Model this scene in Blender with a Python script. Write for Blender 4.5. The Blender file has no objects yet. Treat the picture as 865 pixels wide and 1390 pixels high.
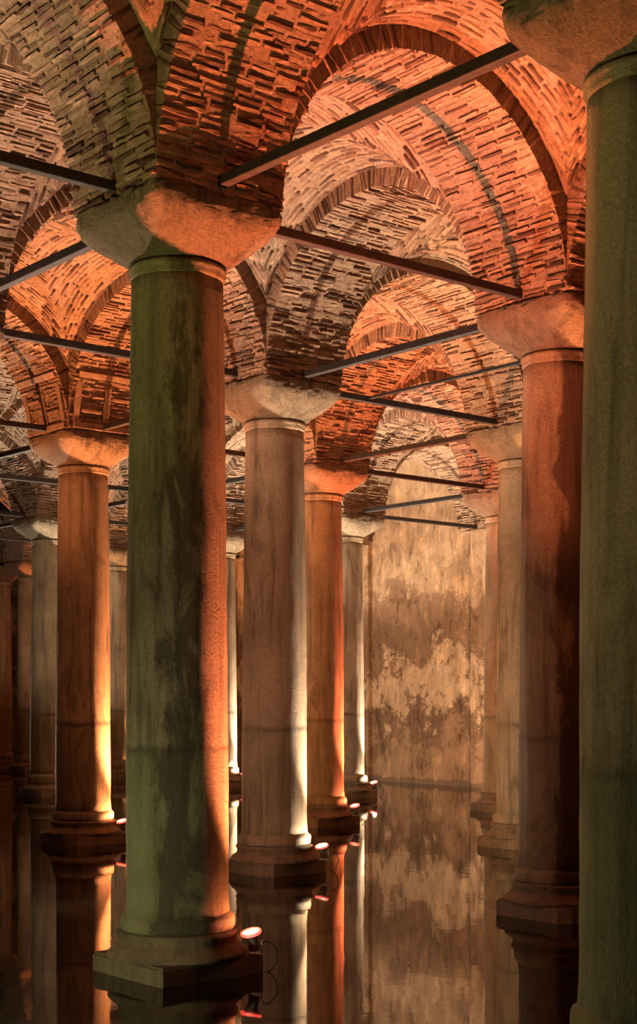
import bpy, bmesh, math, random
import numpy as np
from mathutils import Matrix, Vector

random.seed(7)
rng = np.random.default_rng(7)
S = 4.9                     # column spacing of the square grid (m); axis a = world x, axis b = world y
ZS = 6.39                   # springing of the arches (= top of the capitals); z = 0 is the water level
W = 1.26                    # arch width
RI = (S - W) / 2            # intrados radius
RW = RI + 0.20              # web (vault shell) radius
scene = bpy.context.scene
col = scene.collection

# ------------------------------------------------------------------ camera
FPX = 1953.2
PHI = math.radians(45) + 0.0879
CAM = Vector((-1.4068 * S, -2.0571 * S, 2.33))
cam_d = bpy.data.cameras.new('camera')
cam_d.sensor_fit = 'HORIZONTAL'
cam_d.sensor_width = 36.0
cam_d.lens = FPX / 865 * 36.0
cam_d.shift_y = (943.5 - 695) / 865
cam_d.clip_end = 200
cam_o = bpy.data.objects.new('camera', cam_d)
cam_o.location = CAM
cam_o.rotation_euler = (math.radians(90), 0, PHI - math.radians(90))
col.objects.link(cam_o)
scene.camera = cam_o
FWD = np.array([math.cos(PHI), math.sin(PHI)])
RGT = np.array([math.sin(PHI), -math.cos(PHI)])

def project(p):
    """world points (n,3) -> x, y in photograph pixels and depth Z"""
    p = np.asarray(p, float).reshape(-1, 3)
    d = p[:, :2] - np.array([CAM.x, CAM.y])
    Z = d @ FWD
    X = d @ RGT
    Zs = np.where(Z > 0.5, Z, 0.5)
    return 432.5 + FPX * X / Zs, 943.5 - FPX * (p[:, 2] - CAM.z) / Zs, Z

# ------------------------------------------------------------------ world and exposure
world = bpy.data.worlds.new('world')
scene.world = world
world.use_nodes = True
bg = world.node_tree.nodes['Background']
bg.inputs[0].default_value = (1.0, 0.70, 0.45, 1)
bg.inputs[1].default_value = 0.011
scene.view_settings.view_transform = 'Standard'
scene.view_settings.look = 'None'
scene.view_settings.gamma = 1.0
scene.view_settings.use_curve_mapping = False
scene.view_settings.exposure = 0.12

# lamps: one floodlight on the plinth corner of each column (built further down with its fixture)
WHITE = (1.0, 0.74, 0.50)
PINK = (1.0, 0.62, 0.42)
NEUT = (1.0, 0.80, 0.58)
ORANGE = (1.0, 0.33, 0.115)
RED = (1.0, 0.215, 0.085)
AMBER = (1.0, 0.45, 0.16)
OLIVE = (1.0, 0.78, 0.36)
MOSS = (0.70, 0.74, 0.20)
GREEN = (0.92, 0.82, 0.44)
LAMPS = {  # (a, b): (colour, beam power, beam cone in degrees, spill power)
    (0, 0): (RED, 6200, 84, 22), (0, 1): (PINK, 2900, 84, 60), (0, 2): (ORANGE, 3000, 84, 60), (1, 1): (WHITE, 2900, 78, 75),
    (1, 2): (ORANGE, 6000, 82, 120), (1, 3): (NEUT, 3200, 84, 700), (2, 2): (RED, 4800, 78, 60), (2, 3): (WHITE, 3600, 84, 60),
    (2, 4): (NEUT, 3200, 84, 300), (3, 3): (WHITE, 3800, 80, 90), (3, 4): (WHITE, 3600, 84, 150), (3, 5): (AMBER, 2600, 84, 60),
    (3, 6): (ORANGE, 2600, 84, 60), (1, 0): (ORANGE, 4000, 84, 90), (2, 1): (AMBER, 3600, 84, 60), (3, 2): (AMBER, 2600, 84, 60),
    (0, -1): (ORANGE, 1500, 84, 30), (-1, 0): (MOSS, 850, 96, 0), (-1, 1): (PINK, 2600, 72, 0), (-1, -1): (OLIVE, 320, 130, 0),
    (2, 5): (NEUT, 2200, 84, 500),
}

# ------------------------------------------------------------------ node material helpers
def new_mat(name):
    m = bpy.data.materials.new(name)
    m.use_nodes = True
    nt = m.node_tree
    return m, nt, nt.nodes['Principled BSDF']

def N(nt, typ, **kw):
    n = nt.nodes.new(typ)
    for k, v in kw.items():
        setattr(n, k, v)
    return n

def L(nt, a, b):
    nt.links.new(a, b)

def pos_scaled(nt, sc):
    g = N(nt, 'ShaderNodeNewGeometry')
    mp = N(nt, 'ShaderNodeMapping')
    mp.inputs['Scale'].default_value = sc
    L(nt, g.outputs['Position'], mp.inputs['Vector'])
    return mp.outputs['Vector']

def noise(nt, vec, scale, detail=6, rough=0.6, dist=0.0):
    n = N(nt, 'ShaderNodeTexNoise')
    n.inputs['Scale'].default_value = scale
    n.inputs['Detail'].default_value = detail
    n.inputs['Roughness'].default_value = rough
    n.inputs['Distortion'].default_value = dist
    L(nt, vec, n.inputs['Vector'])
    return n.outputs['Fac']

def ramp(nt, fac, stops):
    r = N(nt, 'ShaderNodeValToRGB')
    els = r.color_ramp.elements
    while len(els) < len(stops):
        els.new(0.5)
    for e, (p, c) in zip(els, stops):
        e.position = p
        e.color = (*c, 1) if len(c) == 3 else c
    L(nt, fac, r.inputs['Fac'])
    return r.outputs['Color']

def mixc(nt, fac, a, b, mode='MIX'):
    m = N(nt, 'ShaderNodeMix', data_type='RGBA', blend_type=mode)
    for s, v in ((m.inputs[0], fac), (m.inputs[6], a), (m.inputs[7], b)):
        if hasattr(v, 'is_linked'):
            L(nt, v, s)
        elif isinstance(v, (int, float)):
            s.default_value = v
        else:
            s.default_value = (*v, 1)
    return m.outputs[2]

def math_n(nt, op, a, b=None, c=None):
    m = N(nt, 'ShaderNodeMath', operation=op)
    for i, v in enumerate((a, b, c)):
        if v is None:
            continue
        if hasattr(v, 'is_linked'):
            L(nt, v, m.inputs[i])
        else:
            m.inputs[i].default_value = v
    return m.outputs[0]

def bump(nt, bsdf, height, strength, distance=0.02):
    b = N(nt, 'ShaderNodeBump')
    b.inputs['Strength'].default_value = strength
    b.inputs['Distance'].default_value = distance
    L(nt, height, b.inputs['Height'])
    L(nt, b.outputs['Normal'], bsdf.inputs['Normal'])

# old bricks
M_BRICK, nt, bs = new_mat('old_brick')
oi = N(nt, 'ShaderNodeObjectInfo')
gi = N(nt, 'ShaderNodeNewGeometry')
rnd = math_n(nt, 'FRACT', math_n(nt, 'ADD', math_n(nt, 'MULTIPLY', oi.outputs['Random'], 7.31), gi.outputs['Random Per Island']))
c = ramp(nt, rnd, [(0.0, (0.075, 0.037, 0.024)), (0.28, (0.15, 0.082, 0.052)), (0.5, (0.27, 0.165, 0.11)), (1.0, (0.38, 0.26, 0.182))])
v = pos_scaled(nt, (1, 1, 1))
n1 = noise(nt, v, 14, 5, 0.65)
c = mixc(nt, 1.0, c, ramp(nt, n1, [(0.3, (0.55, 0.55, 0.55)), (0.7, (1.25, 1.2, 1.15))]), 'MULTIPLY')
L(nt, c, bs.inputs['Base Color'])
bs.inputs['Roughness'].default_value = 0.9
bump(nt, bs, noise(nt, v, 45, 6, 0.7), 0.9, 0.012)

# lime mortar between the bricks
M_MORTAR, nt, bs = new_mat('lime_mortar')
v = pos_scaled(nt, (1, 1, 1))
n1 = noise(nt, v, 2.2, 6, 0.6)
n2 = noise(nt, v, 22, 6, 0.7)
c = ramp(nt, n1, [(0.3, (0.27, 0.175, 0.118)), (0.55, (0.36, 0.255, 0.178)), (0.75, (0.46, 0.35, 0.255))])
c = mixc(nt, 1.0, c, ramp(nt, n2, [(0.32, (0.5, 0.47, 0.45)), (0.55, (1.05, 1.05, 1.05))]), 'MULTIPLY')
L(nt, c, bs.inputs['Base Color'])
bs.inputs['Roughness'].default_value = 0.95
bump(nt, bs, noise(nt, v, 30, 8, 0.75), 1.0, 0.03)

def stone_material(name, light, mid, dark, wl=True, grain=1.0, streak=0.55, low_mix=0.22, low_col=(0.16, 0.15, 0.085), dark_run=None):
    m, nt, bs = new_mat(name)
    vv = pos_scaled(nt, (5.0, 5.0, 0.35))
    v = pos_scaled(nt, (1, 1, 1))
    ns = noise(nt, vv, 1.6, 8, 0.62, 0.3)
    nb = noise(nt, v, 1.3, 7, 0.6, 0.4)
    nf = noise(nt, v, 34, 5, 0.7)
    c = ramp(nt, nb, [(0.30, mid), (0.62, light)])
    c = mixc(nt, streak, c, ramp(nt, ns, [(0.33, dark), (0.50, (1, 1, 1)), (0.8, (1.1, 1.08, 1.05))]), 'MULTIPLY')
    # dark blotches of old damp
    nd = noise(nt, pos_scaled(nt, (2.6, 2.6, 0.9)), 1.0, 9, 0.68, 0.8)
    fd = ramp(nt, nd, [(0.56, (0, 0, 0)), (0.68, (1, 1, 1))])
    c = mixc(nt, math_n(nt, 'MULTIPLY', fd, 0.62), c, dark)
    c = mixc(nt, 1.0, c, ramp(nt, nf, [(0.3, (0.72, 0.71, 0.70)), (0.65, (1.1, 1.1, 1.1))]), 'MULTIPLY')
    if wl:   # old high-water marks ringing the shafts
        g = N(nt, 'ShaderNodeNewGeometry')
        sx = N(nt, 'ShaderNodeSeparateXYZ')
        L(nt, g.outputs['Position'], sx.inputs[0])
        wob = math_n(nt, 'MULTIPLY', math_n(nt, 'SUBTRACT', noise(nt, v, 5, 5, 0.7), 0.5), 0.16)
        z = math_n(nt, 'ADD', sx.outputs['Z'], wob)
        band = math_n(nt, 'SUBTRACT', 1.0, math_n(nt, 'MULTIPLY', math_n(nt, 'ABSOLUTE', math_n(nt, 'SUBTRACT', z, 1.88)), 16.0))
        band = math_n(nt, 'MULTIPLY', math_n(nt, 'MAXIMUM', band, 0.0), ramp(nt, nb, [(0.3, (0.1, 0.1, 0.1)), (0.6, (0.9, 0.9, 0.9))]))
        c = mixc(nt, band, c, dark)
        low = math_n(nt, 'LESS_THAN', z, 1.88)
        c = mixc(nt, math_n(nt, 'MULTIPLY', low, low_mix), c, low_col)
    if dark_run:   # a broad black run down one side, staining on the brown shaft: (centre x, centre y, dir x, dir y, threshold)
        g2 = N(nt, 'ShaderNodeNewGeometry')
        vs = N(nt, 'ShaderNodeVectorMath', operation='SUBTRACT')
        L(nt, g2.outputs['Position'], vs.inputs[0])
        vs.inputs[1].default_value = (dark_run[0], dark_run[1], 0)
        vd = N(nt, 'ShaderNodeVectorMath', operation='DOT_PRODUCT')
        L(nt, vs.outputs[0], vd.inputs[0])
        vd.inputs[1].default_value = (dark_run[2] / 0.42, dark_run[3] / 0.42, 0)
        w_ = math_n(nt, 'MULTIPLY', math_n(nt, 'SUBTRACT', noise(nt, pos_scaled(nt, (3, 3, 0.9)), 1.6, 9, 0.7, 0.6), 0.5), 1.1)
        f_ = ramp(nt, math_n(nt, 'ADD', vd.outputs['Value'], w_), [(dark_run[4], (0, 0, 0)), (dark_run[4] + 0.12, (1, 1, 1))])
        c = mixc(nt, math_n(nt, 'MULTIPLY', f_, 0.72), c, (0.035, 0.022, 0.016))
    oi = N(nt, 'ShaderNodeObjectInfo')
    c = mixc(nt, 1.0, c, oi.outputs['Color'], 'MULTIPLY')
    L(nt, c, bs.inputs['Base Color'])
    bs.inputs['Roughness'].default_value = 0.72
    hh = math_n(nt, 'ADD', math_n(nt, 'MULTIPLY', noise(nt, v, 32, 8, 0.75), 1.0 * grain), math_n(nt, 'MULTIPLY', ns, 0.9))
    bump(nt, bs, hh, 1.0, 0.04)
    return m

M_MARBLE = stone_material('weathered_marble', (0.56, 0.47, 0.36), (0.36, 0.28, 0.20), (0.085, 0.062, 0.045))
M_OLIVE_LIT = stone_material('olive_lit_algae_marble', (0.52, 0.47, 0.33), (0.33, 0.29, 0.19), (0.075, 0.06, 0.035), low_mix=0.5, low_col=(0.17, 0.215, 0.11))  # olive lamplight put into the base colour; algae green below the water mark
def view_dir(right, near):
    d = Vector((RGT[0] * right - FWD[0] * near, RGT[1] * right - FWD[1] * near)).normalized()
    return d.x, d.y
MLM = ((0.56, 0.47, 0.36), (0.36, 0.28, 0.20), (0.085, 0.062, 0.045))
M_RUN_BROWN = stone_material('black_run_marble', *MLM, dark_run=(1 * S, 0, *view_dir(0.55, 0.8), 0.66))
M_RUN_ORANGE = stone_material('black_run_marble', *MLM, dark_run=(1 * S, 2 * S, *view_dir(0.35, 0.9), 1.0))
M_RUN_GREEN = stone_material('black_run_olive_lit_marble', (0.52, 0.47, 0.33), (0.33, 0.29, 0.19), (0.075, 0.06, 0.035), low_mix=0.5, low_col=(0.17, 0.215, 0.11), dark_run=(0, 0, *view_dir(0.25, 0.95), 0.88))  # same stone with olive lamplight in its colour, plus a black run
SHAFT_MAT = {(0, -1): M_OLIVE_LIT, (0, 0): M_RUN_GREEN, (1, 0): M_RUN_BROWN, (1, 2): M_RUN_ORANGE}
M_CAP = stone_material('capital_marble', (0.50, 0.40, 0.295), (0.34, 0.255, 0.18), (0.10, 0.07, 0.05), wl=False, grain=3.2, streak=0.5)
M_BASE = stone_material('base_marble', (0.42, 0.33, 0.24), (0.24, 0.18, 0.125), (0.05, 0.04, 0.03), wl=False, grain=1.6, streak=0.4)

# wrought iron
M_IRON, nt, bs = new_mat('dark_iron')
v = pos_scaled(nt, (1, 1, 1))
c = ramp(nt, noise(nt, v, 9, 6, 0.7), [(0.35, (0.010, 0.009, 0.011)), (0.7, (0.040, 0.028, 0.024))])
L(nt, c, bs.inputs['Base Color'])
bs.inputs['Roughness'].default_value = 0.65
bs.inputs['Metallic'].default_value = 0.0
bump(nt, bs, noise(nt, v, 30, 5, 0.7), 0.5, 0.01)

# timber straps
M_WOOD, nt, bs = new_mat('old_timber')
v = pos_scaled(nt, (1, 1, 1))
c = ramp(nt, noise(nt, v, 11, 6, 0.7), [(0.3, (0.17, 0.10, 0.065)), (0.7, (0.38, 0.26, 0.18))])
L(nt, c, bs.inputs['Base Color'])
bs.inputs['Roughness'].default_value = 0.85
bump(nt, bs, noise(nt, pos_scaled(nt, (40, 40, 4)), 1, 5, 0.7), 0.6, 0.01)

# plastered wall, patchy
M_WALL, nt, bs = new_mat('patched_plaster')
v = pos_scaled(nt, (1, 1, 1))
nA = noise(nt, pos_scaled(nt, (0.5, 0.42, 0.34)), 1.0, 11, 0.58, 0.35)
nB = noise(nt, pos_scaled(nt, (2.2, 2.2, 1.1)), 1.0, 10, 0.75, 0.5)
nC = noise(nt, pos_scaled(nt, (4, 4, 0.8)), 1.0, 8, 0.65)
gw = N(nt, 'ShaderNodeNewGeometry')
sw = N(nt, 'ShaderNodeSeparateXYZ')
L(nt, gw.outputs['Position'], sw.inputs[0])
zone = math_n(nt, 'ADD', math_n(nt, 'DIVIDE', sw.outputs['Z'], 9.0), math_n(nt, 'MULTIPLY', math_n(nt, 'SUBTRACT', noise(nt, pos_scaled(nt, (0.75, 0.8, 0.8)), 1.0, 14, 0.82, 0.1), 0.5), 0.95))
DK, MD, LT = (0.22, 0.135, 0.085), (0.36, 0.235, 0.15), (0.60, 0.44, 0.30)
c = ramp(nt, zone, [(0.0, MD), (0.12, MD), (0.14, DK), (0.22, DK), (0.245, LT), (0.36, LT), (0.38, DK), (0.55, MD), (0.58, LT), (0.75, MD), (0.9, LT)])
c = mixc(nt, 0.9, c, ramp(nt, nB, [(0.38, (0.42, 0.35, 0.30)), (0.47, (0.95, 0.95, 0.95)), (0.55, (1, 1, 1)), (0.60, (1.45, 1.4, 1.3))]), 'MULTIPLY')
c = mixc(nt, 0.7, c, ramp(nt, nC, [(0.3, (0.6, 0.55, 0.5)), (0.6, (1.08, 1.05, 1.0))]), 'MULTIPLY')
g = N(nt, 'ShaderNodeNewGeometry')
sx = N(nt, 'ShaderNodeSeparateXYZ')
L(nt, g.outputs['Position'], sx.inputs[0])
zz = math_n(nt, 'ADD', sx.outputs['Z'], math_n(nt, 'MULTIPLY', math_n(nt, 'SUBTRACT', nB, 0.5), 0.5))
c = mixc(nt, math_n(nt, 'MULTIPLY', math_n(nt, 'LESS_THAN', zz, 0.14), 0.6), c, (0.10, 0.075, 0.05))
L(nt, c, bs.inputs['Base Color'])
bs.inputs['Roughness'].default_value = 0.9
bump(nt, bs, math_n(nt, 'ADD', nA, math_n(nt, 'MULTIPLY', nB, 0.5)), 1.0, 0.06)

# still water
M_WATER, nt, bs = new_mat('still_water')
bs.inputs['Base Color'].default_value = (0.010, 0.008, 0.005, 1)
bs.inputs['Roughness'].default_value = 0.03
bs.inputs['IOR'].default_value = 1.5
hh = noise(nt, pos_scaled(nt, (1.0, 1.0, 1.0)), 2.6, 3, 0.5)
bump(nt, bs, hh, 0.06, 0.02)

M_SILT, nt, bs = new_mat('dark_silt')
c = ramp(nt, noise(nt, pos_scaled(nt, (1, 1, 1)), 4, 5), [(0.3, (0.03, 0.025, 0.018)), (0.7, (0.07, 0.055, 0.04))])
L(nt, c, bs.inputs['Base Color'])

def plain(name, colr, rough=0.5, metal=0.0):
    m, nt, bs = new_mat(name)
    n1 = noise(nt, pos_scaled(nt, (1, 1, 1)), 40, 3)
    c = mixc(nt, 1.0, colr, ramp(nt, n1, [(0.3, (0.85, 0.85, 0.85)), (0.7, (1.08, 1.08, 1.08))]), 'MULTIPLY')
    L(nt, c, bs.inputs['Base Color'])
    bs.inputs['Roughness'].default_value = rough
    bs.inputs['Metallic'].default_value = metal
    return m

M_CAN = plain('lamp_grey_metal', (0.45, 0.43, 0.42), 0.4, 0.6)
M_RIM = plain('lamp_rim', (0.55, 0.06, 0.04), 0.4)
M_CABLE = plain('black_cable', (0.015, 0.015, 0.015), 0.6)
EMIT = {}
def emit_mat(colr, strength):
    key = (colr, strength)
    if key not in EMIT:
        m, nt, bs = new_mat('lamp_glow')
        bs.inputs['Base Color'].default_value = (0.8, 0.8, 0.8, 1)
        bs.inputs['Emission Color'].default_value = (*colr, 1)
        bs.inputs['Emission Strength'].default_value = strength
        EMIT[key] = m
    return EMIT[key]

# ------------------------------------------------------------------ object helpers
def tag(o, label=None, cat=None, group=None, kind=None):
    if label: o['label'] = label
    if cat: o['category'] = cat
    if group: o['group'] = group
    if kind: o['kind'] = kind
    return o

def empty(name, loc=(0, 0, 0)):
    o = bpy.data.objects.new(name, None)
    o.location = loc
    o.empty_display_size = 0.2
    col.objects.link(o)
    return o

def mesh_obj(name, me, mat=None, parent=None):
    if mat is not None and not me.materials:
        me.materials.append(mat)
    o = bpy.data.objects.new(name, me)
    col.objects.link(o)
    if parent is not None:
        o.parent = parent
    return o

def mesh(name, verts, faces, mat, smooth=False):
    me = bpy.data.meshes.new(name)
    me.from_pydata([tuple(v) for v in verts], [], [tuple(f) for f in faces])
    me.materials.append(mat)
    if smooth:
        me.polygons.foreach_set('use_smooth', [True] * len(me.polygons))
    me.update()
    return me

def bm_mesh(name, bm, mat, smooth=False):
    me = bpy.data.meshes.new(name)
    bmesh.ops.recalc_face_normals(bm, faces=bm.faces)
    bm.to_mesh(me)
    bm.free()
    me.materials.append(mat)
    if smooth:
        me.polygons.foreach_set('use_smooth', [True] * len(me.polygons))
    return me

def lathe(name, prof, mat, seg=48, smooth=True, jitter=0.0, caps=True, auto=None):
    """surface of revolution about z from (r, z) pairs, bottom to top"""
    verts, faces = [], []
    n = len(prof)
    for r, z in prof:
        for k in range(seg):
            t = 2 * math.pi * k / seg
            rr = r + (random.uniform(-jitter, jitter) if jitter else 0)
            verts.append((rr * math.cos(t), rr * math.sin(t), z))
    for i in range(n - 1):
        for k in range(seg):
            k2 = (k + 1) % seg
            faces.append((i * seg + k, i * seg + k2, (i + 1) * seg + k2, (i + 1) * seg + k))
    if caps:
        faces.append(tuple(reversed(range(seg))))
        faces.append(tuple((n - 1) * seg + k for k in range(seg)))
    me = mesh(name, verts, faces, mat, smooth)
    return me

def box_bm(bm, sx, sy, sz, mat4=None, bevel=0.0):
    r = bmesh.ops.create_cube(bm, size=1.0, matrix=Matrix.Diagonal((sx, sy, sz, 1)))
    if bevel:
        ed = list({e for v_ in r['verts'] for e in v_.link_edges})
        rb = bmesh.ops.bevel(bm, geom=ed, offset=bevel, segments=2, affect='EDGES', profile=0.5)
    return r

def in_frame(pts, margin=40):
    x, y, Z = project(pts)
    ok = (Z > 1.0) & (x > -margin) & (x < 865 + margin) & (y > -margin) & (y < 1390 + margin)
    return ok

# ------------------------------------------------------------------ setting: water, basin floor, walls
def quad_slab(name, x0, x1, y0, y1, z0, z1, mat):
    v = [(x0, y0, z0), (x1, y0, z0), (x1, y1, z0), (x0, y1, z0), (x0, y0, z1), (x1, y0, z1), (x1, y1, z1), (x0, y1, z1)]
    f = [(3, 2, 1, 0), (4, 5, 6, 7), (0, 1, 5, 4), (1, 2, 6, 5), (2, 3, 7, 6), (3, 0, 4, 7)]
    return mesh(name, v, f, mat)

XW = 3.97 * S
o = mesh_obj('floor', quad_slab('floor', -14, 32, -16, 46, -1.2, -0.9, M_SILT))
tag(o, 'dark silted cistern floor lying under the still water', kind='structure')
o = mesh_obj('water_surface', mesh('water_surface', [(-14, -16, 0), (32, -16, 0), (32, 46, 0), (-14, 46, 0)], [(0, 1, 2, 3)], M_WATER))
tag(o, 'dark still water mirroring the columns and the wall', kind='structure')

def wall_mesh(name, x, y0, y1, z0, z1, th, step=0.35):
    ny, nz = max(2, int((y1 - y0) / step)), max(2, int((z1 - z0) / step))
    verts, faces = [], []
    for j in range(nz + 1):
        for i in range(ny + 1):
            verts.append((x + random.uniform(-0.012, 0.012), y0 + (y1 - y0) * i / ny, z0 + (z1 - z0) * j / nz))
    for j in range(nz):
        for i in range(ny):
            a = j * (ny + 1) + i
            faces.append((a, a + ny + 1, a + ny + 2, a + 1))
    b = len(verts)
    verts += [(x + th, y0, z0), (x + th, y1, z0), (x + th, y1, z1), (x + th, y0, z1)]
    q = [0, ny, (ny + 1) * (nz + 1) - 1, (ny + 1) * nz]
    faces += [(b, b + 1, b + 2, b + 3), (q[0], q[1], b + 1, b), (q[1], q[2], b + 2, b + 1), (q[2], q[3], b + 3, b + 2), (q[3], q[0], b, b + 3)]
    return mesh(name, verts, faces, M_WALL, False)

o = mesh_obj('wall_back', wall_mesh('wall_back', XW, 0.4 * S, 6.35 * S, -0.9, 9.2, 0.6))
tag(o, 'blotchy plastered wall closing the hall behind the columns', kind='structure')
for b in (1, 2, 3, 4, 5, 6):   # flat pilasters that carry the arches on the wall
    bm = bmesh.new()
    box_bm(bm, 0.22, 1.05, ZS + 0.9 + 0.15, bevel=0.025)
    p = mesh_obj('pilaster', bm_mesh('pilaster', bm, M_WALL), parent=o)
    p.location = (XW - 0.05, b * S, (ZS + 0.15 - 0.9) / 2)
o = mesh_obj('wall_far', wall_mesh('wall_far', 6.1 * S, 5.0 * S, 8.4 * S, -0.9, 9.2, 0.6, 1.0))
tag(o, 'far unlit wall deep in the dark at the left', kind='structure')
o = mesh_obj('wall_left', wall_mesh('wall_left', 8.4 * S, -6.1 * S, 3.0 * S, -0.9, 9.2, 0.6, 1.0))
o.rotation_euler.z = math.pi / 2
tag(o, 'dark side wall closing the hall far to the left', kind='structure')

# ------------------------------------------------------------------ brick templates
def brick_template(seed, ln=0.27, th=0.045, depth=0.05, proud=0.0, inset=0.006, jit=0.005):
    """irregular brick: x = length, y = thickness, z = outwards; top at z = 0, 16 verts, 22 triangles with no back"""
    r = random.Random(seed)
    hx, hy = ln / 2, th / 2
    out = [(-hx, -hy), (-hx * 0.35, -hy), (hx * 0.35, -hy), (hx, -hy), (hx, hy), (hx * 0.35, hy), (-hx * 0.35, hy), (-hx, hy)]
    v = []
    base = [(x + r.uniform(-jit, jit), y + r.uniform(-jit, jit)) for x, y in out]
    for x, y in base:
        v.append((x, y, -depth))
    for x, y in base:
        v.append((x - math.copysign(inset * r.uniform(0.6, 2.2), x) * (1 if abs(x) > hx * 0.6 else 0), y - math.copysign(inset * r.uniform(0.3, 1.3), y), r.uniform(-0.007, 0.004)))
    f = [tuple([k, (k + 1) % 8, 8 + (k + 1) % 8, 8 + k]) for k in range(8)]
    f += [(8, 9, 14, 15), (9, 10, 13, 14), (10, 11, 12, 13)]
    return np.array(v), f

NV = 10
T_WEB = [brick_template(100 + k, 0.27, 0.038, 0.06) for k in range(NV)]
T_ARCH = [brick_template(200 + k, 0.28, 0.034, 0.27) for k in range(NV)]
ME_WEB = [mesh('web_brick', v, f, M_BRICK) for v, f in T_WEB]
ME_ARCH = [mesh('arch_brick', v, f, M_BRICK) for v, f in T_ARCH]

def joined_bricks(name, mats, which, lens, T, parent):
    """many bricks as one mesh"""
    if len(mats) == 0:
        return None
    faces0 = T[0][1]
    nf = len(faces0)
    V = np.stack([t[0] for t in T])
    M = np.asarray(mats)
    v = V[which].copy()
    v[:, :, 0] *= lens[:, None]
    v = np.einsum('nij,nkj->nki', M[:, :3, :3], v) + M[:, None, :3, 3]
    n = len(M)
    me = bpy.data.meshes.new(name)
    me.vertices.add(n * 16)
    me.vertices.foreach_set('co', v.reshape(-1))
    loops = np.array(faces0, dtype=np.int32).reshape(-1)
    allv = (loops[None, :] + (np.arange(n, dtype=np.int32) * 16)[:, None]).reshape(-1)
    me.loops.add(len(allv))
    me.loops.foreach_set('vertex_index', allv)
    me.polygons.add(n * nf)
    me.polygons.foreach_set('loop_start', np.arange(n * nf, dtype=np.int32) * 4)
    me.update(calc_edges=True)
    me.validate()
    o = mesh_obj(name, me, M_BRICK, parent)
    o['kind'] = 'stuff'
    return o

def frame(cx, cy, cz, tx, nz):
    """matrices from centre, length direction tx and outward normal nz (arrays n,3)"""
    tx = tx / np.linalg.norm(tx, axis=1, keepdims=True)
    nz = nz - (nz * tx).sum(1, keepdims=True) * tx
    nz = nz / np.linalg.norm(nz, axis=1, keepdims=True)
    ty = np.cross(nz, tx)
    n = len(cx)
    M = np.zeros((n, 4, 4))
    M[:, :3, 0] = tx
    M[:, :3, 1] = ty
    M[:, :3, 2] = nz
    M[:, 0, 3] = cx
    M[:, 1, 3] = cy
    M[:, 2, 3] = cz
    M[:, 3, 3] = 1
    return M

ZMAX_SINGLE = 29.0
BRICK_BUDGET = [4150]
def lay_bricks(parent, M, lens, T, ME, near):
    """the 300 bricks that show largest as objects, the rest as one part"""
    M = np.asarray(M)
    lens = np.asarray(lens)
    n = len(M)
    which = rng.integers(0, NV, n)
    p = M[:, :3, 3]
    x, y, Z = project(p)
    view = np.array([CAM.x, CAM.y, CAM.z]) - p
    facing = (M[:, :3, 2] * view).sum(1) > 0.02 * np.linalg.norm(view, axis=1)
    vis = facing & (x > -6) & (x < 871) & (y > -6) & (y < 1396) & (Z > 2)
    order = np.argsort(np.where(vis, Z, 1e6))
    k = int(min(300, vis.sum())) if near else 0
    k = min(k, BRICK_BUDGET[0])
    BRICK_BUDGET[0] -= k
    single = order[:k]
    rest = order[k:]
    for i in single:
        o = bpy.data.objects.new('brick', ME[which[i]])
        mm = Matrix(M[i].tolist()) @ Matrix.Diagonal((float(lens[i]), 1, 1, 1))
        o.parent = parent
        o.matrix_basis = mm
        col.objects.link(o)
    joined_bricks('brickwork', M[rest], which[rest], lens[rest], T, parent)

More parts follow.
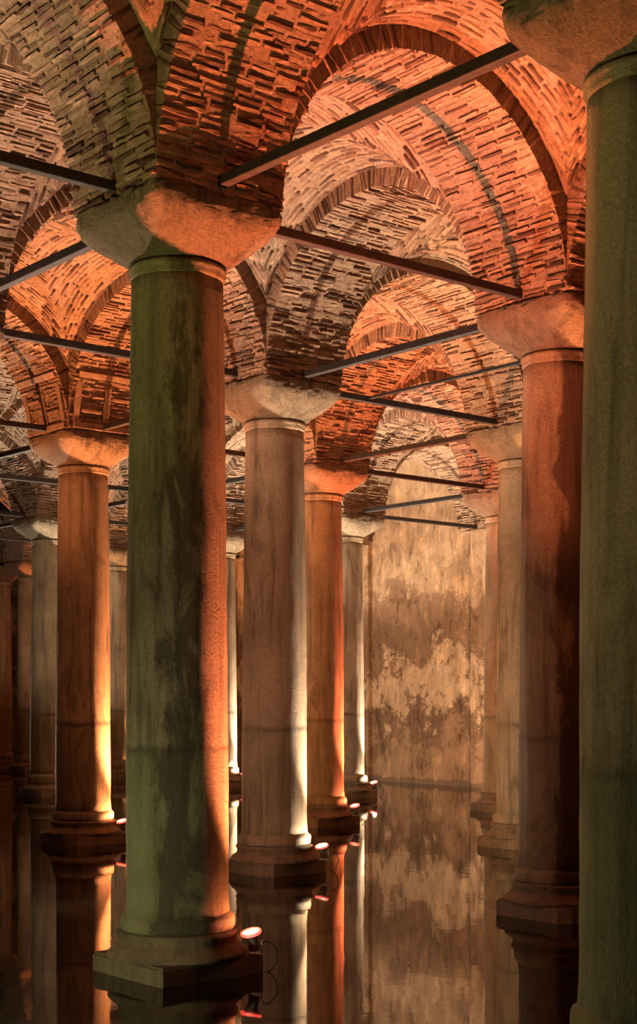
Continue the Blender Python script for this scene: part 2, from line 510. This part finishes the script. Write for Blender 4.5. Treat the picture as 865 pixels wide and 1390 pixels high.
# ------------------------------------------------------------------ arches
def arch(name, a0, b0, axis, label):
    """arch from grid column (a0,b0) one bay along axis 'x' or 'y'"""
    cx = (a0 + (0.5 if axis == 'x' else 0)) * S
    cy = (b0 + (0.5 if axis == 'y' else 0)) * S
    root = empty(name, (0, 0, 0))
    tag(root, label, 'arch', 'brick arches between the columns')
    nseg = 56
    ro = RW + 0.08
    verts, faces = [], []
    def P(u, w, z):
        return (cx + u, cy + w, z) if axis == 'x' else (cx - w, cy + u, z)
    for k in range(nseg + 1):
        t = math.pi * k / nseg
        for r, w in ((RI, -W / 2), (RI, 0), (RI, W / 2), (ro, W / 2), (ro, -W / 2)):
            rr = r + random.uniform(-0.006, 0.006)
            verts.append(P(-rr * math.cos(t), w + (random.uniform(-0.006, 0.006) if w else 0), ZS + rr * math.sin(t)))
    for k in range(nseg):
        for q in range(5):
            q2 = (q + 1) % 5
            faces.append((k * 5 + q, k * 5 + q2, (k + 1) * 5 + q2, (k + 1) * 5 + q))
    faces.append((0, 4, 3, 2, 1))
    faces.append(tuple(nseg * 5 + q for q in range(5)))
    mesh_obj('mortar_ring', mesh('mortar_ring', verts, faces, M_MORTAR), parent=root)
    # bricks of the soffit, running bond across the width
    pitch = 0.061
    nc = int(math.pi * RI / pitch)
    C, TX, NZ, LN = [], [], [], []
    for k in range(nc):
        t = math.pi * (k + 0.5) / nc + random.uniform(-0.002, 0.002)
        off = 0.0 if k % 2 == 0 else 0.5
        w = -W / 2 - off * 0.30 + random.uniform(-0.02, 0.02)
        while w < W / 2 - 0.02:
            l = random.uniform(0.19, 0.34)
            if W / 2 - (w + l) < 0.11:
                l = W / 2 - w + 0.03
            w0, w1 = max(w, -W / 2 - 0.010), min(w + l - 0.02, W / 2 + 0.010)
            w += l
            if w1 - w0 < 0.05:
                continue
            wm = (w0 + w1) / 2
            proud = random.choice((0.003, 0.007, 0.012, 0.018, 0.025, 0.034))
            r = RI - proud
            tt = t + random.uniform(-0.004, 0.004)
            C.append(P(-r * math.cos(tt), wm, ZS + r * math.sin(tt)))
            n = P(math.cos(tt), 0, 0)
            tn = tt + random.gauss(0, 0.13)
            n = P(math.cos(tn), 0, 0)
            NZ.append((n[0] - cx, n[1] - cy, -math.sin(tn)))
            e = P(random.uniform(-0.02, 0.02), 1, 0)
            TX.append((e[0] - cx, e[1] - cy, random.uniform(-0.03, 0.03)))
            LN.append((w1 - w0) / 0.28)
    C = np.array(C)
    M = frame(C[:, 0], C[:, 1], C[:, 2], np.array(TX), np.array(NZ))
    x, y, Z = project([[cx, cy, ZS + 1]])
    lay_bricks(root, M, LN, T_ARCH, ME_ARCH, Z[0] < ZMAX_SINGLE)
    return root

# ------------------------------------------------------------------ vault bays
DOME = 0.22
HW = RI
def web_z(x, y):
    return ZS + np.sqrt(RW * RW - np.minimum(np.abs(x), np.abs(y)) ** 2) + DOME * (1 - (x / HW) ** 2) * (1 - (y / HW) ** 2)

def vault(name, a0, b0, label):
    """groin vault over the bay between columns (a0,b0) and (a0+1,b0+1)"""
    cx, cy = (a0 + 0.5) * S, (b0 + 0.5) * S
    root = empty(name)
    tag(root, label, None, 'brick vaults over the bays', 'structure')
    n = 40
    xs = np.linspace(-HW - 0.03, HW + 0.03, n + 1)
    X, Y = np.meshgrid(xs, xs, indexing='ij')
    Zs = web_z(np.clip(X, -HW, HW), np.clip(Y, -HW, HW))
    low = np.stack([X + cx, Y + cy, Zs + rng.uniform(-0.006, 0.006, X.shape)], -1).reshape(-1, 3)
    up = np.stack([X + cx, Y + cy, Zs + 0.3], -1).reshape(-1, 3)
    verts = np.concatenate([low, up])
    m = (n + 1) ** 2
    faces = []
    for i in range(n):
        for j in range(n):
            q = i * (n + 1) + j
            faces.append((q, q + 1, q + n + 2, q + n + 1))
            faces.append((m + q, m + q + n + 1, m + q + n + 2, m + q + 1))
    for i in range(n):
        for q0, q1 in ((i, i + 1), ((n + 1) * n + i + 1, (n + 1) * n + i), ((i + 1) * (n + 1), i * (n + 1)), (i * (n + 1) + n, (i + 1) * (n + 1) + n)):
            faces.append((q0, m + q0, m + q1, q1))
    mesh_obj('mortar_shell', mesh('mortar_shell', verts, faces, M_MORTAR), parent=root)
    C, TX, NZ, LN = [], [], [], []
    e = 1e-3
    for quarter in range(4):
        ca, sa = ((1, 0), (0, 1), (-1, 0), (0, -1))[quarter]
        k = 0
        yc = HW - 0.055
        while yc > 0.06:
            xe = min(yc, HW) + 0.01
            s = -math.asin(xe / RW) + random.uniform(-0.13, 0.0)
            s1 = math.asin(xe / RW)
            while s < s1:
                l = random.uniform(0.20, 0.36) / RW
                t0, t1 = max(s, -s1), min(s + l - 0.022 / RW, s1)
                s += l
                if (t1 - t0) * RW < 0.06:
                    continue
                t = (t0 + t1) / 2
                x, y = RW * math.sin(t), yc + random.uniform(-0.006, 0.006)
                def zz(a_, b_):
                    return ZS + math.sqrt(max(0.01, RW * RW - a_ * a_)) + DOME * (1 - (a_ / HW) ** 2) * (1 - (b_ / HW) ** 2)
                z = zz(x, y)
                dzx = (zz(x + e, y) - z) / e
                dzy = (zz(x, y + e) - z) / e
                nn = np.array([dzx, dzy, -1.0])
                nn /= np.linalg.norm(nn)
                nb_ = nn + np.array([0, random.gauss(0, 0.13), 0])
                proud = random.choice((0.003, 0.008, 0.014, 0.020, 0.030))
                pl = np.array([x, y, z]) + nn * proud
                C.append((cx + ca * pl[0] - sa * pl[1], cy + sa * pl[0] + ca * pl[1], pl[2]))
                NZ.append((ca * nb_[0] - sa * nb_[1], sa * nb_[0] + ca * nb_[1], nb_[2]))
                tx = (1.0, random.uniform(-0.03, 0.03), dzx)
                TX.append((ca * tx[0] - sa * tx[1], sa * tx[0] + ca * tx[1], tx[2]))
                LN.append((t1 - t0) * RW / 0.27)
            yc -= 0.071
            k += 1
    C = np.array(C)
    M = frame(C[:, 0], C[:, 1], C[:, 2], np.array(TX), np.array(NZ))
    x, y, Z = project([[cx, cy, ZS + 1]])
    lay_bricks(root, M, LN, T_WEB, ME_WEB, Z[0] < ZMAX_SINGLE)
    return root

# ------------------------------------------------------------------ columns
SHORT = {
    (0, 0): 'the big green-lit column', (0, -1): 'the cropped right-edge column', (1, 0): 'the dark-streaked brown column',
    (2, 1): 'the half-hidden tan column', (3, 2): 'the thin column by the wall', (1, 1): 'the white-edged middle column',
    (2, 2): 'the red-edged column', (3, 3): 'the slim wall-side column', (1, 2): 'the orange left column',
    (2, 4): 'the grey left column', (3, 5): 'the dim brown column', (3, 4): 'the pale strip column',
    (3, 6): 'the rust-coloured far column', (2, 3): 'the fully hidden column', (0, 1): 'the left out-of-frame column',
    (1, 3): 'the unseen back-left column', (-1, 0): 'the unseen near-left column', (-1, -1): 'the unseen nearest column',
    (2, 5): 'the unseen far-left column', (0, 2): 'the second left out-of-frame column', (1, -1): 'the unseen right column',
    (2, 0): 'the unseen far-right column', (3, 1): 'the unseen right wall-side column', (-1, 1): 'the unseen outer-left column',
}
COLS = {  # (a,b): (radius scale, tint, label)
    (0, 0): (1.0, (0.86, 0.86, 0.76), 'largest stone column in front, green-lit left side and red-lit right side'),
    (0, -1): (1.0, (0.98, 0.90, 0.76), 'olive-lit stone column cut off by the right edge, with its huge capital above'),
    (1, 0): (1.0, (0.84, 0.80, 0.72), 'brown stone column with black vertical streaks, just left of the right-edge column'),
    (2, 1): (1.0, (1.0, 0.92, 0.78), 'tan stone column half hidden behind the dark-streaked brown column'),
    (3, 2): (1.0, (1.05, 1.0, 0.92), 'thin pale stone column standing right of the bare wall'),
    (1, 1): (1.0, (1.05, 0.93, 0.80), 'stone column with glaring white right edge, just right of the largest column'),
    (2, 2): (1.0, (1.03, 0.9, 0.78), 'stone column with red-orange lit right edge, behind the white-edged column'),
    (3, 3): (0.95, (1.0, 0.97, 0.92), 'dark slim stone column with white-lit right edge, nearest the wall'),
    (1, 2): (1.0, (1.0, 0.93, 0.82), 'orange stone column left of the largest one, its foot lit yellow'),
    (2, 4): (1.0, (0.98, 0.98, 0.86), 'grey stone column half hidden behind the orange column on the left'),
    (3, 5): (1.0, (0.95, 0.85, 0.72), 'dim brown stone column between the orange column and the largest column'),
    (3, 4): (1.0, (1.05, 1.0, 0.92), 'pale stone column showing as a strip right of the largest column'),
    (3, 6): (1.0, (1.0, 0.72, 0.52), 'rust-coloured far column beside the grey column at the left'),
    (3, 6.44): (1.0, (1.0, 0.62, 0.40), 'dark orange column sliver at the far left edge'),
    (2, 3): (1.0, (1.0, 0.9, 0.75), 'stone column standing hidden behind the largest front column'),
    (0, 1): (1.0, (1.0, 0.85, 0.7), 'stone column just outside the left edge, left of the orange column'),
    (1, 3): (1.0, (1.0, 0.95, 0.85), 'stone column outside the left edge, behind the orange column'),
    (-1, -1): (1.0, (0.9, 0.9, 0.75), 'stone column just outside the left edge, closest to the viewer'),
    (-1, 0): (1.0, (0.95, 0.85, 0.7), 'stone column well outside the left edge, carrying the nearest arch'),
    (1, -1): (1.0, (0.95, 0.85, 0.7), 'stone column hidden outside the right edge, behind the cropped column'),
    (2, 0): (1.0, (0.95, 0.85, 0.7), 'stone column outside the right edge, beyond the dark-streaked brown column'),
    (3, 1): (1.0, (0.95, 0.9, 0.8), 'stone column by the wall, hidden behind the cropped right-edge column'),
}

def shaft_mesh(seed):
    r = random.Random(seed)
    seg, rings = 56, 30
    z0, z1 = 0.47, 5.87
    ph = [r.uniform(0, 6.28) for _ in range(6)]
    verts, faces = [], []
    for i in range(rings + 1):
        t = i / rings
        z = z0 + (z1 - z0) * t
        rad = 0.432 - 0.047 * t + 0.012 * math.sin(math.pi * t)
        if i == 0: rad += 0.012
        for k in range(seg):
            a = 2 * math.pi * k / seg
            d = 0.004 * math.sin(3 * a + ph[0] + 2 * t) + 0.003 * math.sin(7 * a + ph[1] + 9 * t) + r.uniform(-0.0022, 0.0022)
            verts.append(((rad + d) * math.cos(a), (rad + d) * math.sin(a), z))
    for i in range(rings):
        for k in range(seg):
            k2 = (k + 1) % seg
            faces.append((i * seg + k, i * seg + k2, (i + 1) * seg + k2, (i + 1) * seg + k))
    faces.append(tuple(reversed(range(seg))))
    faces.append(tuple(rings * seg + k for k in range(seg)))
    return mesh('shaft', verts, faces, M_MARBLE, True)

def capital_mesh(seed):
    """cushion capital: round at the neck, swelling into a square block"""
    r = random.Random(seed)
    seg, rings = 96, 22
    z0, z1 = 5.93, ZS
    verts, faces = [], []
    for i in range(rings + 1):
        t = i / rings
        z = z0 + (z1 - z0) * t
        u = min(1.0, t / 0.80)
        half = 0.405 + 0.255 * math.sin(u * math.pi / 2) ** 0.95
        if t > 0.93: half -= 0.006
        p = 2.0 + 9.0 * (u ** 1.7)
        for k in range(seg):
            a = 2 * math.pi * k / seg
            ca, sa = math.cos(a), math.sin(a)
            rad = half / ((abs(ca) ** p + abs(sa) ** p) ** (1 / p))
            rad = min(rad, half * 1.36)
            d = r.uniform(-0.006, 0.006) * (1 + 1.2 * t * t) + 0.008 * math.sin(5 * a + seed + 6 * t) * t + (r.uniform(-0.03, 0.0) if t > 0.9 and r.random() < 0.25 else 0)
            verts.append(((rad + d) * ca, (rad + d) * sa, z + (r.uniform(-0.006, 0.006) if 0 < i < rings else 0)))
    for i in range(rings):
        for k in range(seg):
            k2 = (k + 1) % seg
            faces.append((i * seg + k, i * seg + k2, (i + 1) * seg + k2, (i + 1) * seg + k))
    faces.append(tuple(reversed(range(seg))))
    faces.append(tuple(rings * seg + k for k in range(seg)))
    return mesh('capital', verts, faces, M_CAP, True)

def plinth_mesh(seed, side=1.0, ch=0.10):
    r = random.Random(seed)
    h = side / 2
    out = [(h, -h + ch), (h, h - ch), (h - ch, h), (-h + ch, h), (-h, h - ch), (-h, -h + ch), (-h + ch, -h), (h - ch, -h)]
    out = [(x + r.uniform(-0.015, 0.015), y + r.uniform(-0.015, 0.015)) for x, y in out]
    bm = bmesh.new()
    bot = [bm.verts.new((x, y, -0.9)) for x, y in out]
    top = [bm.verts.new((x, y, 0.155)) for x, y in out]
    bm.faces.new(list(reversed(bot)))
    bm.faces.new(top)
    for k in range(8):
        bm.faces.new((bot[k], bot[(k + 1) % 8], top[(k + 1) % 8], top[k]))
    bmesh.ops.bevel(bm, geom=[e_ for e_ in bm.edges if all(v_.co.z > 0 for v_ in e_.verts)], offset=0.02, segments=2, affect='EDGES')
    return bm_mesh('plinth', bm, M_BASE)

SHAFTS = [shaft_mesh(k) for k in range(3)]
CAPS = [capital_mesh(k) for k in range(3)]
PLINTHS = [plinth_mesh(k, sd, c_) for k, (sd, c_) in enumerate(((1.06, 0.04), (1.08, 0.08), (1.06, 0.11)))]
NECK = lathe('neck_ring', [(0.388, 5.80), (0.398, 5.815), (0.400, 5.83), (0.400, 5.855), (0.405, 5.865), (0.411, 5.88), (0.411, 5.905), (0.398, 5.915), (0.385, 5.935)], M_MARBLE, 56, jitter=0.0015)
FILLET = lathe('foot_fillet', [(0.445, 0.365), (0.478, 0.375), (0.482, 0.40), (0.482, 0.46), (0.475, 0.482), (0.45, 0.50), (0.43, 0.53)], M_MARBLE, 56, jitter=0.002)
DRUM = lathe('base_drum', [(0.50, 0.19), (0.515, 0.215), (0.50, 0.24), (0.495, 0.30), (0.512, 0.325), (0.515, 0.35), (0.50, 0.362), (0.44, 0.366)], M_BASE, 56, jitter=0.003)
TORUS = lathe('base_torus', [(0.55, 0.14), (0.578, 0.15), (0.588, 0.17), (0.582, 0.19), (0.56, 0.21), (0.535, 0.23), (0.515, 0.25), (0.49, 0.275)], M_BASE, 56, jitter=0.005)
ROUGH = plinth_mesh(9, 0.92, 0.2)

for idx, ((a, b), (rs, tint, label)) in enumerate(COLS.items()):
    root = empty('column', (a * S, b * S, 0))
    tag(root, label, 'column', 'stone columns standing in the water')
    rz = (idx % 4) * math.pi / 2
    for nm, me in (('shaft', SHAFTS[idx % 3]), ('capital', CAPS[idx % 3]), ('neck_ring', NECK), ('foot_fillet', FILLET),
                   ('base_drum', DRUM), ('base_torus', TORUS), ('plinth', PLINTHS[(idx + (2 if (a, b) == (1, 2) else 0)) % 3])):
        o = mesh_obj(nm, me, parent=root)
        o.rotation_euler.z = rz if nm in ('shaft', 'capital', 'plinth') else idx
        if nm != 'capital' and rs != 1.0 and nm in ('shaft', 'neck_ring'):
            o.scale = (rs, rs, 1)
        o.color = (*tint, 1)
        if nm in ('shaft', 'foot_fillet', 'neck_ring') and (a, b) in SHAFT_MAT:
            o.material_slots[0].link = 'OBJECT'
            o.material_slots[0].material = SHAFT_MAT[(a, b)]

# ------------------------------------------------------------------ brick piers over the capitals, with the arch feet
GRID_NODES = [k for k in COLS if isinstance(k[1], int)]
for (a, b) in GRID_NODES:
    if not in_frame([[a * S + dx, b * S + dy, z] for dx in (-.6, .6) for dy in (-.6, .6) for z in (ZS, ZS + 0.9)], 120).any():
        continue
    bm = bmesh.new()
    box_bm(bm, W - 0.01, W - 0.01, 1.5)
    root = empty('brick_pier', (a * S, b * S, ZS))
    tag(root, 'brick pier on the capital of ' + SHORT[(a, b)], 'pier', 'brick piers on the capitals')
    o = mesh_obj('core', bm_mesh('core', bm, M_MORTAR), parent=root)
    o.location.z = 0.752
    if (a, b) == (1, 2):   # timber laths strapped over the two faces in view
        def lath(face, u, z, lu, lz):
            b2 = bmesh.new()
            box_bm(b2, 0.07 if face == 'x' else lu, lu if face == 'x' else 0.07, lz, bevel=0.008)
            q = mesh_obj('timber_lath', bm_mesh('timber_lath', b2, M_WOOD), parent=root)
            d = RI - math.sqrt(max(0.1, RI * RI - z * z))
            q.location = (-W / 2 - 0.012 - d, u, z) if face == 'x' else (u, -W / 2 - 0.012 - d, z)
            t = math.asin(min(0.9, z / RI))
            q.rotation_euler = (0, -t * 0.9, 0) if face == 'x' else (t * 0.9, 0, 0)
        for face in 'xy':
            for u in (-0.52, 0.0, 0.5):
                lath(face, u, 0.42, 0.10, 0.62)
            lath(face, 0, 0.07, 1.12, 0.09)
            lath(face, 0, 0.82, 1.15, 0.09)
            lath(face, -0.26, 0.30, 0.36, 0.05)
            lath(face, 0.25, 0.52, 0.34, 0.05)

# ------------------------------------------------------------------ arches and vaults in view
nodes = set(GRID_NODES) | {(0, 2), (-1, 1), (1, 4), (2, 5), (4, 2), (4, 3), (4, 4), (4, 5), (4, 6), (3, 7), (1, 3)}
def short(n):
    if n[0] == 4: return 'the wall'
    return SHORT.get(n, 'a column off the left side')
arch_jobs = []
for (a, b) in sorted(nodes):
    for ax, nb in (('x', (a + 1, b)), ('y', (a, b + 1))):
        if nb not in nodes or (a == 4 and nb[0] == 4):
            continue
        cx, cy = (a + nb[0]) / 2 * S, (b + nb[1]) / 2 * S
        pts = []
        for t in np.linspace(0, math.pi, 13):
            u = -RI * math.cos(t)
            for w in (-.6, .6):
                pts.append((cx + u, cy + w, ZS + RI * math.sin(t)) if ax == 'x' else (cx + w, cy + u, ZS + RI * math.sin(t)))
        vis = in_frame(pts, 25)
        if vis.any():
            zz = project([[cx, cy, ZS]])[2][0]
            arch_jobs.append((zz, a, b, ax, nb))
arch_jobs.sort()
for zz, a, b, ax, nb in arch_jobs:
    n1, n2 = short((a, b)), short(nb)
    arch('brick_arch', a, b, ax, f'brick arch from {n1} to {n2}')

bay_jobs = []
for a in range(-1, 4):
    for b in range(-2, 7):
        cx, cy = (a + .5) * S, (b + .5) * S
        g = np.linspace(-HW, HW, 9)
        pts = [(cx + x, cy + y, float(web_z(np.array(x), np.array(y)))) for x in g for y in g]
        if in_frame(pts, 10).any():
            bay_jobs.append((project([[cx, cy, ZS]])[2][0], a, b))
bay_jobs.sort()
BAY_LABEL = {
    (-1, -1): 'brick vault peeping through the dark V over the largest front column',
    (0, -1): 'orange brick vault between the largest front column and the cropped right-edge capital',
    (0, 0): 'tan brick vault seen through the nearest large arch',
    (-1, 0): 'pinkish white brick vault at the upper left edge',
    (1, 0): 'brick vault behind the dark-streaked brown column',
    (0, 1): 'orange brick vault left of the largest front column, above the orange column',
    (1, 1): 'orange brick vault above the white-edged middle column',
    (2, 1): 'brick vault between the red-edged column and the tan column',
    (3, 2): 'pale brick vault meeting the bare wall above its pale column',
    (2, 2): 'pale brick vault above the red-edged column',
}
for zz, a, b in bay_jobs:
    lb = BAY_LABEL.get((a, b))
    if lb is None:
        lb = 'brick vault next to ' + short((a, b)) + (' and the wall' if a == 3 else '')
    vault('ceiling_vault', a, b, lb)
print('arches', len(arch_jobs), 'vaults', len(bay_jobs), [j[1:] for j in bay_jobs], 'budget left', BRICK_BUDGET)

# ------------------------------------------------------------------ iron tie rods
def bar(name, p0, p1, th, mat, parent=None, roll=0.0):
    p0, p1 = Vector(p0), Vector(p1)
    d = p1 - p0
    bm = bmesh.new()
    nn = 7
    box_bm(bm, d.length, th, th, bevel=th * 0.1)
    me = bm_mesh(name, bm, mat)
    o = mesh_obj(name, me, parent=parent)
    o.location = (p0 + p1) / 2
    o.rotation_euler = (roll, -math.asin(d.z / d.length), math.atan2(d.y, d.x))
    return o

for zz, a, b, ax, nb in arch_jobs:
    z = ZS + 0.09
    e = W / 2 - 0.05
    p0 = Vector((a * S, b * S, z + random.uniform(-0.02, 0.02)))
    p1 = Vector((nb[0] * S, nb[1] * S, z + random.uniform(-0.02, 0.02)))
    if ax == 'x':
        p0.x += e; p1.x -= e if nb[0] != 4 else 0.2
    else:
        p0.y += e; p1.y -= e
    n1, n2 = short((a, b)), short(nb)
    o = bar('tie_rod', p0, p1, 0.088, M_IRON)
    tag(o, f'black tie rod from {n1} to {n2}', 'tie rod', 'iron tie rods under the arches')
o = bar('conduit', (1.34 * S, 0.12 * S, ZS + 0.09), (1.34 * S, 1.0 * S, ZS + 0.09), 0.04, M_IRON)
tag(o, 'thin dark conduit lying across the tie rods beside the brown column', 'conduit')

# ------------------------------------------------------------------ floodlights on the plinths
CAN = lathe('housing', [(0.040, 0.03), (0.044, 0.035), (0.046, 0.12), (0.058, 0.15), (0.078, 0.175), (0.080, 0.185), (0.070, 0.186), (0.060, 0.165)], M_CAN, 24, caps=True)
RIM = lathe('rim', [(0.070, 0.176), (0.086, 0.176), (0.090, 0.184), (0.088, 0.198), (0.080, 0.202), (0.070, 0.198), (0.070, 0.176)], M_RIM, 28, caps=False)
LENS = lathe('lens', [(0.001, 0.192), (0.03, 0.1915), (0.071, 0.189)], M_CAN, 24, caps=False)
def lens_mesh(colr):
    me = LENS.copy()
    me.materials.clear()
    me.materials.append(emit_mat(colr, 14.0))
    return me
RIMG = RIM.copy(); RIMG.materials.clear(); RIMG.materials.append(emit_mat((1.0, 0.07, 0.05), 2.6))
LENS_ME = {}
bmb = bmesh.new()
for sgn in (-1, 1):
    r_ = bmesh.ops.create_cube(bmb, size=1.0, matrix=Matrix.Translation((0, sgn * 0.056, 0.055)) @ Matrix.Diagonal((0.02, 0.008, 0.13, 1)))
bmesh.ops.create_cube(bmb, size=1.0, matrix=Matrix.Translation((0, 0, -0.006)) @ Matrix.Diagonal((0.06, 0.125, 0.012, 1)))
BRACKET = bm_mesh('bracket', bmb, M_CAN)

def cable_mesh(pts, rad, sub=5, seg=6):
    P = [Vector(p) for p in pts]
    path = []
    for i in range(len(P) - 1):
        p0, p1, p2, p3 = P[max(i - 1, 0)], P[i], P[i + 1], P[min(i + 2, len(P) - 1)]
        for k in range(sub):
            t = k / sub
            path.append(0.5 * (2 * p1 + (p2 - p0) * t + (2 * p0 - 5 * p1 + 4 * p2 - p3) * t * t + (3 * p1 - p0 - 3 * p2 + p3) * t ** 3))
    path.append(P[-1])
    verts, faces = [], []
    for i, p in enumerate(path):
        d = (path[min(i + 1, len(path) - 1)] - path[max(i - 1, 0)]).normalized()
        u = d.cross(Vector((0.3, 0.5, 0.8))).normalized()
        w = d.cross(u)
        for k in range(seg):
            a_ = 2 * math.pi * k / seg
            verts.append(p + rad * (math.cos(a_) * u + math.sin(a_) * w))
    for i in range(len(path) - 1):
        for k in range(seg):
            k2 = (k + 1) % seg
            faces.append((i * seg + k, i * seg + k2, (i + 1) * seg + k2, (i + 1) * seg + k))
    return mesh('cable', verts, faces, M_CABLE, True)
CABLE = cable_mesh([(0.02, 0.0, 0.04), (0.07, -0.06, 0.10), (0.14, -0.10, 0.04), (0.15, -0.10, -0.06), (0.11, -0.06, -0.15), (0.06, -0.02, -0.17), (0.0, 0.03, -0.2)], 0.006)

def spot(name, loc, aim, colr, power, cone, blend, soft=0.045):
    ld = bpy.data.lights.new(name, 'SPOT')
    ld.color = colr
    ld.energy = power
    ld.spot_size = math.radians(cone)
    ld.spot_blend = blend
    ld.shadow_soft_size = soft
    lo = bpy.data.objects.new(name, ld)
    lo.location = loc
    lo.rotation_euler = (-aim).to_track_quat('Z', 'Y').to_euler()
    col.objects.link(lo)
    return lo

SIDE_FILL = {(1, 1): (WHITE, 420), (3, 3): (WHITE, 420), (2, 2): (AMBER, 330), (1, 2): (AMBER, 420), (2, 4): (NEUT, 250), (3, 4): (NEUT, 250), (0, 1): (PINK, 260), (2, 3): (WHITE, 300)}  # added sideways fill: colour and power
CNAME = {(0, 0): 'red-rimmed floodlight glowing at the foot of the largest front column',
         (1, 1): 'small floodlight on the plinth of the white-edged middle column',
         (2, 2): 'small floodlight on the plinth of the red-edged column',
         (3, 3): 'small floodlight on the plinth of the column nearest the wall',
         (1, 2): 'small floodlight on the plinth of the orange-lit left column',
         (3, 4): 'small floodlight on the plinth of the pale strip column'}
for (a, b), (colr, power, cone, spill) in LAMPS.items():
    if (a, b) not in COLS and (a, b) not in ((0, 2), (-1, 1), (2, 5)):
        continue
    px, py = a * S + 0.465, b * S - 0.475
    if (a, b) in COLS:
        root = empty('floodlight', (px, py, 0.162))
        tag(root, CNAME.get((a, b), 'small floodlight on the plinth of ' + SHORT[(a, b)]), 'floodlight', 'floodlights on the column plinths')
        mesh_obj('bracket', BRACKET, parent=root).rotation_euler.z = 0.6
        up = Vector((-0.767 * 0.20 - 0.642 * 0.22, 0.642 * 0.20 - 0.767 * 0.22, 1.0)).normalized()   # leans to the shaft and forwards
        rot = Vector((0, 0, 1)).rotation_difference(up).to_matrix().to_4x4()
        for nm, me in (('housing', CAN), ('rim', RIMG), ('lens', LENS_ME.setdefault(colr, lens_mesh(colr)))):
            o = mesh_obj(nm, me, parent=root)
            o.matrix_basis = rot
        mesh_obj('cable', CABLE, parent=root)
    lean = Vector((0.26, -0.26, 1.0)) if (a, b) == (0, 0) else Vector((0.17, -0.17, 1.0))
    spot('floodlight_beam', (px, py, 0.162 + 0.225), lean, colr, power * 1.25, cone, 0.85)
    if (a, b) in SIDE_FILL:   # added fill light aimed sideways at neighbouring columns, away from the lamp's own shaft
        spot('added_side_fill', (px + 0.05, py - 0.05, 0.162 + 0.225), Vector((0.77, -0.64, 0.45)), SIDE_FILL[(a, b)][0], SIDE_FILL[(a, b)][1], 135, 0.7)
    if spill:      # scattered light around the lens, turned up at far-left lamps as added fill
        spot('floodlight_spill', (px - 0.02, py + 0.0, 0.162 + 0.222), Vector((-0.2, 0.0, 1.0)), colr, spill, 176, 0.3)

# an added, hidden floodlight on the thin column's plinth to brighten the wall
root = empty('floodlight', (3 * S + 0.40, 2 * S + 0.05, 0.162))
tag(root, 'added hidden floodlight turned to the wall on the plinth of the thin column', 'floodlight', 'floodlights on the column plinths')
mesh_obj('bracket', BRACKET, parent=root)
rot = Matrix.Rotation(math.radians(35), 4, Vector((-0.45, 0.89, 0)))
for nm, me in (('housing', CAN), ('rim', RIMG), ('lens', LENS_ME.setdefault(AMBER, lens_mesh(AMBER)))):
    mesh_obj(nm, me, parent=root).matrix_basis = rot
spot('floodlight_beam', (3 * S + 0.60, 2 * S + 0.13, 0.42), Vector((0.9, 0.75, 0.55)), (1.0, 0.55, 0.27), 1500, 112, 0.9)

# an unseen extra floodlight on the near-left column's plinth, turned low towards the big column: green-gold light
root = empty('floodlight', (-1 * S + 0.45, -0.40, 0.162))
tag(root, 'unseen extra floodlight turned sideways on the plinth of the unseen near-left column', 'floodlight', 'floodlights on the column plinths')
mesh_obj('bracket', BRACKET, parent=root)
rot = Matrix.Translation((0.0, 0, 0.06)) @ Matrix.Rotation(math.radians(62), 4, Vector((0.3, 1.0, 0)).normalized())
for nm, me in (('housing', CAN), ('rim', RIMG), ('lens', LENS_ME.setdefault(GREEN, lens_mesh(GREEN)))):
    mesh_obj(nm, me, parent=root).matrix_basis = rot
spot('floodlight_beam', (-1 * S + 0.70, -0.44, 0.36), Vector((1.0, -0.35, 0.12)), GREEN, 360, 110, 0.9)
